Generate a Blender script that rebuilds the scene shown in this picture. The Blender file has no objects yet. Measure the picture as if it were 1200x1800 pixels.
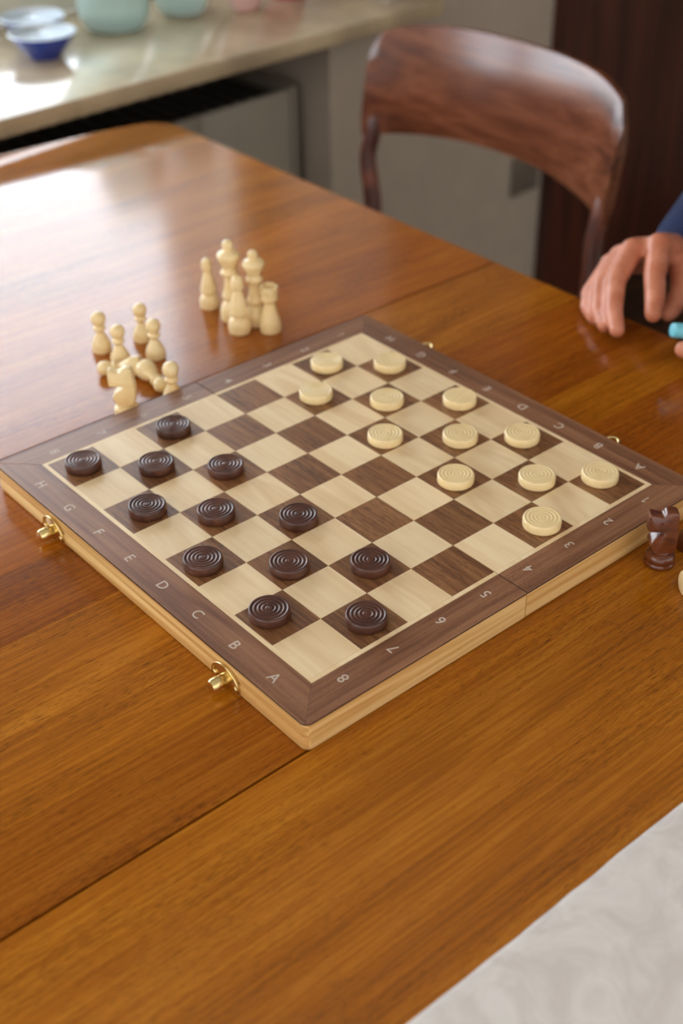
import bpy, bmesh, math, random
from mathutils import Vector, Matrix, noise
R = math.radians
C = bpy.context.scene.collection
random.seed(7)

# ------------------------------------------------------------------ camera, world, lights, exposure
ZT = 0.75                 # table top
ZB = ZT + 0.0255          # top of the board
CAM = Vector((-0.38637768, -0.49383914, 0.5729865 + ZB))
AX = Vector((0.76051145, -0.64918122, -0.01364114))      # camera right
AY = Vector((0.38246357, 0.43087861, 0.81735258))        # camera up
AZ = Vector((-0.52473227, -0.62682323, 0.57597628))      # camera back
cd = bpy.data.cameras.new('camera'); cam = bpy.data.objects.new('camera', cd); C.objects.link(cam)
m = Matrix((AX, AY, AZ)).transposed().to_4x4(); m.translation = CAM
cam.matrix_world = m
cd.sensor_fit = 'VERTICAL'; cd.sensor_height = 36.0; cd.sensor_width = 24.0
cd.lens = 2271.88 / 1800 * 36
cd.clip_start = 0.02
cd.dof.use_dof = True; cd.dof.focus_distance = 0.91; cd.dof.aperture_fstop = 4.5
bpy.context.scene.camera = cam

sc = bpy.context.scene
sc.view_settings.view_transform = 'Standard'; sc.view_settings.look = 'None'
sc.view_settings.exposure = 0.0; sc.view_settings.gamma = 1.0
sc.view_settings.use_curve_mapping = False
w = bpy.data.worlds.new('world'); sc.world = w; w.use_nodes = True
bg = w.node_tree.nodes['Background']
bg.inputs[0].default_value = (1.0, 0.975, 0.95, 1); bg.inputs[1].default_value = 1.50

# frame of the window wall: s runs right along it, n runs away into it
WA = R(3.0); WO = Vector((0.397, 1.148, 0))
def wf(s, n, z): return WO + Vector((math.cos(WA)*s - math.sin(WA)*n, math.sin(WA)*s + math.cos(WA)*n, z))
def area(name, loc, target, sx, sy, power, col):
    l = bpy.data.lights.new(name, 'AREA'); l.shape = 'RECTANGLE'; l.size = sx; l.size_y = sy
    l.energy = power; l.color = col
    o = bpy.data.objects.new(name, l); C.objects.link(o); o.location = loc
    o.rotation_euler = (Vector(target) - Vector(loc)).to_track_quat('-Z', 'Y').to_euler()
    return o
area('window_daylight', wf(-0.30, 0.62, ZB + 0.49), wf(-0.30, -1.0, ZB + 0.35), 1.95, 0.80, 27, (0.78, 0.88, 1.0))
area('second_window_daylight', (-1.9, 0.5, 1.75), (0.2, 0.1, 0.75), 1.4, 1.3, 9, (0.95, 0.97, 1.0))

# ------------------------------------------------------------------ helpers
def srgb(c):
    return tuple(((x/255)/12.92 if x/255 <= 0.04045 else ((x/255+0.055)/1.055)**2.4) for x in c) + (1.0,)

def link(name, me, mat=None, parent=None, smooth=False):
    o = bpy.data.objects.new(name, me); C.objects.link(o)
    if mat is not None:
        me.materials.clear(); me.materials.append(mat)
    if smooth:
        me.polygons.foreach_set('use_smooth', [True]*len(me.polygons))
    if parent is not None:
        o.parent = parent
        o.matrix_parent_inverse = Matrix.LocRotScale(parent.location, parent.rotation_euler, None).inverted()
    return o

def fin(name, bm, mat, parent=None, smooth=False, auto=None):
    bmesh.ops.recalc_face_normals(bm, faces=bm.faces[:])
    me = bpy.data.meshes.new(name); bm.to_mesh(me); bm.free()
    o = link(name, me, mat, parent, smooth)
    if auto is not None:
        me.polygons.foreach_set('use_smooth', [True]*len(me.polygons))
        bm2 = bmesh.new(); bm2.from_mesh(me)
        for e in bm2.edges:
            if len(e.link_faces) == 2 and e.calc_face_angle(0) > R(auto): e.smooth = False
        bm2.to_mesh(me); bm2.free()
    return o

def empty(name, loc, rz=0.0):
    o = bpy.data.objects.new(name, None); C.objects.link(o); o.location = loc; o.rotation_euler = (0, 0, rz)
    o.empty_display_size = 0.02
    return o
def tag(o, label=None, cat=None, group=None, kind=None):
    if label: o['label'] = label
    if cat: o['category'] = cat
    if group: o['group'] = group
    if kind: o['kind'] = kind
    return o

def box(bm, x0, x1, y0, y1, z0, z1, f=None, bev=0.0):
    vs = [bm.verts.new(f(x, y, z) if f else (x, y, z)) for x in (x0, x1) for y in (y0, y1) for z in (z0, z1)]
    fs = [(0,1,3,2), (4,6,7,5), (0,4,5,1), (2,3,7,6), (0,2,6,4), (1,5,7,3)]
    F = [bm.faces.new([vs[i] for i in q]) for q in fs]
    if bev > 0:
        es = list({e for q in F for e in q.edges})
        bmesh.ops.bevel(bm, geom=es, offset=bev, segments=2, profile=0.5, affect='EDGES')
    return vs
def boxo(name, dims, mat, parent=None, f=None, bev=0.0):
    bm = bmesh.new(); box(bm, *dims, f=f, bev=bev)
    return fin(name, bm, mat, parent, auto=40 if bev else None)

def rings(bm, loops, cap=True):
    prev = None; first = None
    for lp in loops:
        vs = [bm.verts.new(p) for p in lp]
        if prev:
            n = len(vs)
            for i in range(n): bm.faces.new((prev[i], prev[(i+1) % n], vs[(i+1) % n], vs[i]))
        else: first = vs
        prev = vs
    if cap:
        bm.faces.new(first[::-1]); bm.faces.new(prev)
def lathe(bm, prof, n=40, M=None):
    """prof: (r, z) from bottom to top, closed at the axis"""
    L = []
    for r, z in prof:
        L.append([(r*math.cos(2*math.pi*k/n), r*math.sin(2*math.pi*k/n), z) for k in range(n)])
    if M is not None: L = [[M @ Vector(p) for p in lp] for lp in L]
    rings(bm, L)
def prism(bm, outline, z0, z1):
    rings(bm, [[(x, y, z0) for x, y in outline], [(x, y, z1) for x, y in outline]])
def tube(bm, pts, rads, n=12, closed=False):
    pts = [Vector(p) for p in pts]
    loops = []
    up = Vector((0, 0, 1))
    for i, p in enumerate(pts):
        a = pts[max(0, i-1)]; b = pts[min(len(pts)-1, i+1)]
        t = (b-a).normalized()
        u = t.cross(up)
        if u.length < 1e-3: u = t.cross(Vector((1, 0, 0)))
        u.normalize(); v = t.cross(u)
        r = rads[i] if isinstance(rads, (list, tuple)) else rads
        loops.append([p + (u*math.cos(2*math.pi*k/n) + v*math.sin(2*math.pi*k/n))*r for k in range(n)])
    rings(bm, loops)
def smoothpts(P, k=4):
    P = [Vector(p) for p in P]; out = []
    for i in range(len(P)-1):
        p0 = P[max(i-1, 0)]; p1 = P[i]; p2 = P[i+1]; p3 = P[min(i+2, len(P)-1)]
        for j in range(k):
            t = j/k
            out.append(0.5*((2*p1) + (p2-p0)*t + (2*p0-5*p1+4*p2-p3)*t*t + (3*p1-p0-3*p2+p3)*t**3))
    out.append(P[-1]); return out
def refine(prof, k=4):
    return [(max(v.x, 0.00005), v.y) for v in smoothpts([(r, z, 0) for r, z in prof], k)]

# ------------------------------------------------------------------ materials
class NT:
    def __init__(s, name):
        s.m = bpy.data.materials.new(name); s.m.use_nodes = True; s.t = s.m.node_tree; s.n = s.t.nodes
        s.b = s.n['Principled BSDF']
    def N(s, typ, **k):
        x = s.n.new(typ)
        for a, b in k.items(): setattr(x, a, b)
        return x
    def L(s, a, b): s.t.links.new(a, b)
    def math(s, op, a, b=None, clamp=False):
        x = s.N('ShaderNodeMath', operation=op); x.use_clamp = clamp
        for i, q in enumerate((a, b)):
            if q is None: continue
            if isinstance(q, (int, float)): x.inputs[i].default_value = q
            else: s.L(q, x.inputs[i])
        return x.outputs[0]
    def mix(s, fac, a, b, mode='MIX'):
        x = s.N('ShaderNodeMix', data_type='RGBA', blend_type=mode)
        for sock, q in ((x.inputs[0], fac), (x.inputs[6], a), (x.inputs[7], b)):
            if isinstance(q, (int, float)): sock.default_value = q
            elif isinstance(q, tuple): sock.default_value = q
            else: s.L(q, sock)
        return x.outputs[2]
    def noise(s, vec, scale, detail=3, rough=0.5, dist=0.0):
        x = s.N('ShaderNodeTexNoise'); x.inputs['Scale'].default_value = scale; x.inputs['Detail'].default_value = detail
        x.inputs['Roughness'].default_value = rough; x.inputs['Distortion'].default_value = dist
        s.L(vec, x.inputs['Vector']); return x.outputs['Fac']
    def smap(s, v, a, b, c=0.0, d=1.0):
        x = s.N('ShaderNodeMapRange'); x.interpolation_type = 'SMOOTHSTEP'
        for i, q in zip((1, 2, 3, 4), (a, b, c, d)): x.inputs[i].default_value = q
        s.L(v, x.inputs[0]); return x.outputs[0]
    def coords(s, scale=(1, 1, 1), rnd=(3.1, 5.7, 2.3), rot=0):
        tc = s.N('ShaderNodeTexCoord'); oi = s.N('ShaderNodeObjectInfo')
        vm = s.N('ShaderNodeVectorMath', operation='SCALE'); vm.inputs[0].default_value = rnd
        s.L(oi.outputs['Random'], vm.inputs['Scale'])
        ad = s.N('ShaderNodeVectorMath', operation='ADD'); s.L(tc.outputs['Object'], ad.inputs[0]); s.L(vm.outputs[0], ad.inputs[1])
        s.rand = oi.outputs['Random']
        def mp(sc_):
            q = s.N('ShaderNodeMapping'); q.inputs['Scale'].default_value = sc_; q.inputs['Rotation'].default_value = (0, 0, rot)
            s.L(ad.outputs[0], q.inputs['Vector']); return q.outputs[0]
        s.mp = mp
        return mp(scale)
    def bump(s, h, strength=0.2, dist=0.0005):
        x = s.N('ShaderNodeBump'); x.inputs['Strength'].default_value = strength; x.inputs['Distance'].default_value = dist
        s.L(h, x.inputs['Height']); s.L(x.outputs[0], s.b.inputs['Normal'])

def wood(name, dark, mid, light, grain='X', ring=7.0, rs=(1.6, 13), pore=0.5, pcol=None, rough=0.4, coat=0.0, crough=0.1,
         spec=0.5, fine=1.0, ringamt=0.5, rnd=(3.1, 5.7, 2.3), bump=0.15, ps=(60, 1400), streak=0.5, porecut=(0.60, 0.68)):
    t = NT(name)
    def S(a, c, z=1.0): return (a, c, c*z) if grain == 'X' else ((c, a, c*z) if grain == 'Y' else (c, c*z, a))
    v = t.coords(S(*rs), rnd)
    n1 = t.noise(v, 1.0, 2, 0.45, 0.6)
    r_ = t.math('PINGPONG', t.math('MULTIPLY', n1, ring), 0.5)
    r_ = t.math('MULTIPLY', r_, 2.0)
    v2 = t.mp(S(5*fine, 160*fine)); n2 = t.noise(v2, 1.0, 5, 0.6, 0.3)
    v3 = t.mp(S(2.2, 26)); n3 = t.noise(v3, 1.0, 3, 0.5, 0.4)
    f = t.math('ADD', t.math('MULTIPLY', r_, ringamt), t.math('MULTIPLY', n3, 1-ringamt))
    f = t.math('ADD', t.math('MULTIPLY', t.smap(f, 0.2, 0.8), 1-streak*0.6), t.math('MULTIPLY', t.smap(n2, 0.3, 0.7), streak*0.6))
    cr = t.N('ShaderNodeValToRGB'); e = cr.color_ramp.elements
    e[0].position = 0.08; e[0].color = srgb(dark); e[1].position = 0.95; e[1].color = srgb(light)
    k = e.new(0.5); k.color = srgb(mid)
    t.L(f, cr.inputs[0]); col = cr.outputs[0]
    if pore > 0:
        v4 = t.mp(S(*ps)); n4 = t.noise(v4, 1.0, 1.5, 0.5)
        v5 = t.mp(S(5, 22)); n5 = t.noise(v5, 1.0, 2, 0.5)
        th = t.math('ADD', n4, t.math('MULTIPLY', t.math('SUBTRACT', n5, 0.5), 0.35))
        pf = t.smap(th, *porecut)
        col = t.mix(t.math('MULTIPLY', pf, pore), col, srgb(pcol or [c*0.45 for c in dark]))
        if bump: t.bump(t.math('SUBTRACT', 1.0, pf), bump, 0.0003)
    at = t.N('ShaderNodeAttribute', attribute_type='OBJECT', attribute_name='tone')
    hv = t.N('ShaderNodeHueSaturation')
    t.L(t.math('ADD', at.outputs['Fac'], 1.0), hv.inputs['Value'])
    ah = t.N('ShaderNodeAttribute', attribute_type='OBJECT', attribute_name='hue')
    t.L(t.math('ADD', ah.outputs['Fac'], 0.5), hv.inputs['Hue'])
    t.L(col, hv.inputs['Color']); t.L(hv.outputs[0], t.b.inputs['Base Color'])
    t.b.inputs['Roughness'].default_value = rough; t.b.inputs['Specular IOR Level'].default_value = spec
    t.b.inputs['Coat Weight'].default_value = coat; t.b.inputs['Coat Roughness'].default_value = crough
    return t.m

def plain(name, col, rough=0.5, metal=0.0, coat=0.0, var=0.06, vs=20.0, bump=0.0, bs=200, bd=0.0005, spec=0.5, **kw):
    t = NT(name)
    v = t.coords((1, 1, 1)); n = t.noise(v, vs, 4, 0.55)
    c = srgb(col); d = tuple(x*(1-2.2*var) for x in c[:3]) + (1,); l = tuple(min(1, x*(1+2.2*var)) for x in c[:3]) + (1,)
    t.L(t.mix(t.smap(n, 0.25, 0.75), d, l), t.b.inputs['Base Color'])
    t.b.inputs['Roughness'].default_value = rough; t.b.inputs['Metallic'].default_value = metal
    t.b.inputs['Coat Weight'].default_value = coat; t.b.inputs['Specular IOR Level'].default_value = spec
    for a, b in kw.items(): t.b.inputs[a].default_value = b
    if bump: t.bump(t.noise(v, bs, 3), bump, bd)
    return t.m

M_TABLE = wood('teak_table', (134, 74, 14), (159, 91, 16), (180, 112, 28), 'X', ring=6, rs=(1.1, 8), pore=0.7, pcol=(70, 34, 8),
               rough=0.15, spec=0.42, ringamt=0.35, ps=(120, 2600), streak=0.95, fine=2.6, bump=0.04, porecut=(0.60, 0.68))
M_SQD = wood('walnut_inlay', (94, 58, 33), (128, 85, 51), (152, 108, 68), 'Y', ring=5, rs=(4, 40), pore=0.65, pcol=(48, 27, 16), rough=0.38,
             ringamt=0.3, ps=(110, 1700), fine=2.6, streak=0.9, bump=0.08, porecut=(0.57, 0.68), rnd=(1.1, .7, .3))
M_SQL = wood('maple_inlay', (222, 192, 146), (231, 204, 160), (239, 216, 175), 'Y', ring=3, rs=(6, 30), pore=0.0, rough=0.40,
             ringamt=0.4, fine=1.5, streak=0.5, rnd=(1.1, .7, .3))
BORD = dict(ring=4, rs=(2.5, 34), pore=0.5, pcol=(60, 36, 26), rough=0.36, ringamt=0.55, ps=(420, 2400), fine=2.2, streak=0.9, bump=0.08)
M_BX = wood('walnut_border_long', (104, 66, 45), (132, 89, 62), (152, 107, 77), 'X', **BORD)
M_BY = wood('walnut_border_side', (104, 66, 45), (132, 89, 62), (152, 107, 77), 'Y', **BORD)
M_EDGE = wood('dark_veneer_edge', (32, 19, 11), (52, 32, 20), (80, 54, 34), 'X', ring=5, rs=(30, 300), pore=0.4, rough=0.6, ringamt=0.5, ps=(600, 2500))
PINE = dict(ring=6, rs=(1.5, 45), pore=0.12, pcol=(150, 100, 50), rough=0.42, ringamt=0.6, fine=1.5, streak=0.35, bump=0)
M_PX = wood('pine_box', (200, 150, 86), (216, 173, 108), (228, 190, 128), 'X', **PINE)
M_PY = wood('pine_box_side', (200, 150, 86), (216, 173, 108), (228, 190, 128), 'Y', **PINE)
M_DK = wood('dark_stained_wood', (50, 25, 17), (72, 38, 26), (92, 52, 36), 'X', ring=3, rs=(20, 60), pore=0.0, rough=0.33, coat=0.15, crough=0.3, ringamt=0.3, fine=1)
M_LT = wood('boxwood', (234, 206, 150), (239, 213, 158), (243, 219, 167), 'X', ring=3, rs=(12, 90), pore=0.0, rough=0.32, coat=0.2, crough=0.25, ringamt=0.4, fine=1)
M_DKN = wood('dark_brown_lacquered_wood', (62, 28, 12), (92, 44, 20), (114, 60, 30), 'X', ring=3, rs=(30, 80), pore=0.0, rough=0.24, coat=0.4, crough=0.12, ringamt=0.3)
M_CHAIR = wood('rosewood_chair', (80, 38, 22), (112, 60, 36), (138, 82, 54), 'Y', ring=3, rs=(2, 20), pore=0.0, rough=0.22, coat=0.5, crough=0.2, ringamt=0.3)
M_CHV = wood('rosewood_chair_frame', (72, 30, 17), (100, 46, 26), (122, 62, 36), 'Z', ring=5, rs=(3, 16), pore=0.0, rough=0.4, coat=0.15, crough=0.3, ringamt=0.6)
M_DOOR = wood('mahogany_door', (50, 22, 14), (66, 30, 19), (82, 39, 25), 'Z', ring=5, rs=(1.0, 9), pore=0.0, rough=0.4, ringamt=0.5)
M_FLOOR = wood('parquet', (44, 29, 20), (62, 42, 28), (80, 56, 38), 'X', ring=6, rs=(1.2, 9), pore=0.3, rough=0.4, ringamt=0.5)
M_PRINT = plain('pale_print', (200, 184, 168), 0.5, var=0.03)
M_BRASS = plain('brass', (232, 208, 146), 0.22, metal=1.0, var=0.03)
M_WALL = plain('wall_paint', (168, 154, 138), 0.75, var=0.02, bump=0.1, bs=400)
M_CEIL = plain('ceiling_paint', (214, 208, 198), 0.8, var=0.02)
M_SILL = plain('polished_stone_sill', (186, 166, 134), 0.20, var=0.10, vs=9, coat=0.3)
M_FRAME = plain('window_frame_paint', (206, 200, 184), 0.4, var=0.02)
M_RAD = plain('radiator_enamel', (150, 141, 126), 0.45, var=0.02)
M_GRILLE = plain('dark_grille', (34, 31, 30), 0.5, var=0.05)
M_SKIN = None
M_NAVY = plain('navy_knit', (22, 36, 74), 0.9, var=0.12, vs=60, bump=0.5, bs=260, bd=0.002)
M_BLACK = plain('black_cotton', (16, 17, 22), 0.9, var=0.1)
M_HAIR = plain('brown_hair', (60, 42, 30), 0.6, var=0.2, vs=80)
M_SEAT = plain('beige_upholstery', (120, 104, 82), 0.95, var=0.1, vs=80, bump=0.4, bs=500)
M_SOCK = plain('socket_plastic', (104, 94, 82), 0.4, var=0.02)
M_BLUE = plain('cobalt_glaze', (16, 54, 150), 0.12, var=0.15, coat=0.6)
M_WHITE = plain('white_glaze', (226, 238, 248), 0.15, var=0.03, coat=0.5)
M_PINK = plain('pale_pink_glaze', (222, 178, 170), 0.25, var=0.06, coat=0.3)
M_ROSE = plain('rose_glaze', (176, 96, 104), 0.25, var=0.1, coat=0.3)
M_PEN = plain('light_blue_plastic', (112, 196, 214), 0.35, var=0.02)
M_SHOE = plain('brown_leather', (60, 40, 28), 0.5, var=0.1)

def glass(name, col, ior=1.45, rough=0.0):
    t = NT(name); t.b.inputs['Base Color'].default_value = srgb(col)
    t.b.inputs['Transmission Weight'].default_value = 1.0; t.b.inputs['IOR'].default_value = ior
    t.b.inputs['Roughness'].default_value = rough; return t.m
M_GLASS = glass('window_glass', (250, 252, 252), 1.1)
M_JAR = glass('green_glass', (228, 244, 240), 1.2, 0.3)
M_JAR.node_tree.nodes['Principled BSDF'].inputs['Transmission Weight'].default_value = 0.72

def skinmat():
    t = NT('skin'); v = t.coords((1, 1, 1)); n = t.noise(v, 45, 4, 0.6)
    t.L(t.mix(t.smap(n, 0.3, 0.7), srgb((192, 114, 82)), srgb((214, 142, 112))), t.b.inputs['Base Color'])
    t.b.inputs['Roughness'].default_value = 0.42
    t.b.inputs['Subsurface Weight'].default_value = 0.15; t.b.inputs['Subsurface Radius'].default_value = (0.01, 0.004, 0.002)
    t.b.inputs['Subsurface Scale'].default_value = 0.6
    return t.m
M_SKIN = skinmat()

# ------------------------------------------------------------------ room
def struct(name, bm, mat, parent=None):
    o = fin(name, bm, mat, parent); o['kind'] = 'structure' if parent is None else ''
    if parent is not None: del o['kind']
    return o
# floor boards
fl = empty('floor', (0, 0, 0)); fl['kind'] = 'structure'
boxo('subfloor', (-2.2, 2.6, -2.2, 2.2, -0.06, -0.016), M_FLOOR, fl)
bw = 0.16; proto_b = None; k = 0
y = -2.2
while y < 2.19:
    x = -2.2 - random.random()*0.9
    while x < 2.6:
        a, b = max(x, -2.2), min(x+1.2, 2.6)
        if b - a > 0.02:
            o = boxo('floorboard', (a+0.0006, b-0.0006, y+0.0006, min(y+bw, 2.2)-0.0006, -0.016, 0.0), M_FLOOR, fl); o['tone'] = random.uniform(-0.12, 0.12)
        x += 1.2
    y += bw
ZC = 2.55
def wbox(name, s0, s1, n0, n1, z0, z1, mat, parent=None, bev=0.0):
    bm = bmesh.new(); box(bm, s0, s1, n0, n1, z0, z1, f=wf, bev=bev)
    o = fin(name, bm, mat, parent, auto=40 if bev else None)
    return o
RV = 0.80   # right reveal of the window (s), NS right side of the radiator niche
NS = 0.655; LV = -1.45
wb = empty('wall_back', wf(0, 0.05, 0)); wb['kind'] = 'structure'
wbox('wall_pier', NS, RV, 0.05, 0.50, 0, ZB-0.027, M_WALL, wb)
wbox('wall_panel', RV, 2.25, 0.05, 0.50, 0, ZC, M_WALL, wb)
wbox('wall_panel', -2.6, LV, 0.05, 0.50, 0, ZC, M_WALL, wb)
wbox('niche_back', LV, NS, 0.33, 0.50, 0, ZB-0.027, M_WALL, wb)
wbox('wall_lintel', LV, RV, 0.05, 0.50, ZB+1.62, ZC, M_WALL, wb)
bm = bmesh.new(); box(bm, -2.2, 2.6, -2.2, 2.3, ZC, ZC+0.05); ce = struct('ceiling', bm, M_CEIL)
bm = bmesh.new(); box(bm, 2.6, 2.7, -2.2, 2.3, 0, ZC); struct('wall_right', bm, M_WALL)
# window
wd = empty('window_1', wf(0, 0.42, ZB)); wd['kind'] = 'structure'
fz0, fz1 = ZB, ZB+1.62
bm = bmesh.new()
for a in ((LV, RV, 0.42, 0.49, fz0, fz0+0.075), (LV, RV, 0.42, 0.49, fz1-0.07, fz1), (LV, LV+0.07, 0.42, 0.49, fz0+0.075, fz1-0.07),
          (RV-0.07, RV, 0.42, 0.49, fz0+0.075, fz1-0.07)):
    box(bm, *a, f=wf)
fin('window_frame', bm, M_FRAME, wd)
wbox('mullion', -0.37, -0.29, 0.42, 0.49, fz0+0.075, fz1-0.07, M_FRAME, wd)
wbox('pane', LV+0.07, -0.37, 0.452, 0.458, fz0+0.075, fz1-0.07, M_GLASS, wd)
wbox('pane', -0.29, RV-0.07, 0.452, 0.458, fz0+0.075, fz1-0.07, M_GLASS, wd)
# unseen blind, added to cut the upper window's sheen off the table top
bl = empty('added_blind', wf(-0.32, 0.40, ZB+0.88))
M_ADDED_BLIND = plain('added_blind_fabric', (190, 178, 156), 0.9, var=0.03)
wbox('added_blind_fabric', LV+0.02, RV-0.02, 0.404, 0.407, ZB+0.90, ZB+1.56, M_ADDED_BLIND, bl)
wbox('added_blind_bar', LV+0.02, RV-0.02, 0.398, 0.412, ZB+0.88, ZB+0.90, M_FRAME, bl)
bm = bmesh.new(); tube(bm, [wf(LV+0.02, 0.395, ZB+1.58), wf(RV-0.02, 0.395, ZB+1.58)], 0.022, 16); fin('roller', bm, M_FRAME, bl)
tag(bl, 'unseen beige roller blind added to shorten the window reflection in the table', 'blind')
# sill
bm = bmesh.new(); box(bm, LV-0.05, 0.885, 0.0, 0.42, ZB-0.027, ZB, f=wf, bev=0.003)
so = fin('trim_1', bm, M_SILL, auto=40); so['kind'] = 'structure'
# baseboard
bm = bmesh.new(); box(bm, NS, 1.24, 0.036, 0.05, 0, 0.08, f=wf); struct('baseboard_back', bm, M_FRAME)
# door
dr = empty('door_1', wf(1.8, 0.04, 0)); dr['kind'] = 'structure'
bm = bmesh.new()
box(bm, 1.262, 1.34, 0.022, 0.05, 0, 2.1, f=wf); box(bm, 2.15, 2.24, 0.022, 0.05, 0, 2.1, f=wf); box(bm, 1.262, 2.24, 0.022, 0.05, 2.1, 2.19, f=wf)
fin('door_frame', bm, M_DOOR, dr)
wbox('door_leaf', 1.342, 2.148, 0.034, 0.0495, 0.005, 2.098, M_DOOR, dr)
for a in ((1.342, 1.40), (2.09, 2.148)): wbox('door_stile', a[0], a[1], 0.028, 0.034, 0.005, 2.098, M_DOOR, dr)
bm = bmesh.new(); p = wf(2.08, 0.03, 1.05)
tube(bm, [p, wf(2.08, -0.03, 1.05), wf(2.07, -0.035, 1.05), wf(1.96, -0.035, 1.05)], 0.008)
fin('door_handle', bm, M_BRASS, dr, smooth=True)

# wall socket
sk = empty('wall_socket', wf(1.20, 0.05, 0.36))
bm = bmesh.new(); box(bm, 1.16, 1.24, 0.040, 0.050, 0.325, 0.405, f=wf, bev=0.003); fin('cover_plate', bm, M_SOCK, sk, auto=40)
bm = bmesh.new()
Mx = Matrix.Translation(wf(1.20, 0.0405, 0.365)) @ Matrix.Rotation(WA, 4, 'Z') @ Matrix.Rotation(R(90), 4, 'X')
lathe(bm, [(0.022, 0), (0.022, 0.003), (0.019, 0.003), (0.018, 0.001), (0.0001, 0.001)], 32, Mx); fin('socket_ring', bm, M_SOCK, sk)
tag(sk, 'small wall socket low on the grey wall seen through the chair back', 'socket')

# radiator
rd = empty('radiator', wf(0.0, 0.2, 0.0))
RZ = ZB-0.118
for s0 in [x*0.2 - 0.58 for x in range(6)]:
    wbox('radiator_panel', s0+0.001, s0+0.199, 0.115, 0.128, 0.13, RZ-0.004, M_RAD, rd, bev=0.002)
wbox('radiator_core', -0.578, 0.618, 0.13, 0.255, 0.14, RZ-0.03, M_RAD, rd)
wbox('end_cap', 0.622, 0.630, 0.112, 0.26, 0.13, RZ, M_RAD, rd); wbox('end_cap', -0.59, -0.582, 0.112, 0.26, 0.13, RZ, M_RAD, rd)
for i in range(38):
    s0 = -0.575 + i*0.0308
    wbox('grille_slat', s0, s0+0.022, 0.13, 0.25, RZ-0.012, RZ-0.002, M_GRILLE, rd)
wbox('grille_tray', -0.578, 0.60, 0.128, 0.255, RZ-0.028, RZ-0.02, M_GRILLE, rd)
for s0 in (-0.45, 0.45): wbox('foot', s0, s0+0.03, 0.16, 0.22, 0.0, 0.14, M_RAD, rd)
tag(rd, 'grey radiator with a dark top grille in the niche under the window sill', 'radiator')

# ------------------------------------------------------------------ dining table
TX0, TX1, TY0, TY1 = -0.43, 0.600, -0.72, 1.100
TXC = (TX0+TX1)/2; HW = (TX1-TX0)/2; RC = 0.045
def ends(x): return 0.028*((x-TXC)/HW)**2
def yfar(x): return TY1 - ends(x)
def xhalf(y):
    """half width of the top at y, corners rounded"""
    lim = TY1-ends(TX1)-RC; low = TY0+ends(TX1)+RC
    d = max(y-lim, low-y, 0)
    if d <= 0: return HW
    d = min(d, RC)
    return HW - RC + math.sqrt(max(RC*RC - d*d, 0))
def plank(y0, y1, x0=None, x1=None, tone=0.0, hue=0.0, g=0.0001):
    lo, hi = y0 <= TY0+1e-6, y1 >= TY1-1e-6
    out = []
    if hi:    # far end, outline with rounded corners
        yl = TY1-ends(TX1)-RC
        out += [(TX1, y0+g), (TX1, yl)]
        for k in range(1, 9):
            a = R(90)*k/9; out.append((TX1-RC+RC*math.cos(a), yl+(RC)*math.sin(a)))
        n = 24
        for k in range(n+1):
            x = TX1-RC - (TX1-TX0-2*RC)*k/n; out.append((x, max(yfar(x), yl+RC) if k not in (0, n) else yl+RC))
        for k in range(8, 0, -1):
            a = R(90)*k/9; out.append((TX0+RC-RC*math.cos(a), yl+RC*math.sin(a)))
        out += [(TX0, yl), (TX0, y0+g)]
    elif lo:
        yl = TY0+ends(TX1)+RC
        out += [(TX0, y1-g), (TX0, yl)]
        for k in range(1, 9):
            a = R(90)*k/9; out.append((TX0+RC-RC*math.cos(a), yl-RC*math.sin(a)))
        n = 24
        for k in range(n+1):
            x = TX0+RC + (TX1-TX0-2*RC)*k/n; out.append((x, min(TY0+ends(x), yl-RC) if k not in (0, n) else yl-RC))
        for k in range(8, 0, -1):
            a = R(90)*k/9; out.append((TX1-RC+RC*math.cos(a), yl-RC*math.sin(a)))
        out += [(TX1, yl), (TX1, y1-g)]
    else:
        a = TX0 if x0 is None else x0; b = TX1 if x1 is None else x1
        out = [(a, y0+g), (b, y0+g), (b, y1-g), (a, y1-g)]
    bm = bmesh.new()
    cx = sum(p[0] for p in out)/len(out); cy = sum(p[1] for p in out)/len(out)
    def ins(d, dz):
        L = []
        for px, py in out:
            nx = px + (d if px < TX0+RC else (-d if px > TX1-RC else 0))
            ny = py + (d if (lo and py < TY0+0.1) else (-d if (hi and py > TY1-0.12) else 0))
            L.append((nx, ny, ZT+dz))
        return L
    rings(bm, [ins(0.010, -0.026), ins(0.002, -0.019), ins(0.0, -0.010), ins(0.001, -0.003), ins(0.0035, 0.0)])
    o = fin('plank', bm, M_TABLE, tb, auto=50)
    o['tone'] = tone; o['hue'] = hue
    return o
tb = empty('dining_table', (TXC, 0.19, 0))
G1, G2 = -0.0290, 0.4105; gg = 0.0010
plank(TY0, -0.42, tone=0.000); plank(-0.42, -0.262, tone=0.016); plank(-0.262, G1-gg, tone=0.032, hue=0.002)
plank(G1+gg, 0.038, x1=0.17, tone=-0.19, hue=-0.004); plank(0.038, 0.190, x1=0.17, tone=0.09, hue=0.002)
plank(0.190, 0.264, x1=0.17, tone=-0.22, hue=-0.006); plank(0.264, G2-gg, x1=0.17, tone=-0.040, hue=-0.005)
plank(G1+gg, 0.113, x0=0.1702, tone=-0.160, hue=-0.008); plank(0.113, 0.168, x0=0.1702, tone=0.000, hue=0)
plank(0.168, 0.29, x0=0.1702, tone=-0.176, hue=-0.008); plank(0.29, G2-gg, x0=0.1702, tone=0.016, hue=0)
plank(G2+gg, 0.53, tone=-0.024, hue=-0.006); plank(0.53, 0.66, tone=0.040, hue=-0.003); plank(0.66, 0.82, tone=-0.032); plank(0.82, 0.95, tone=0.024)
plank(0.95, TY1, tone=0.000)
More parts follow.
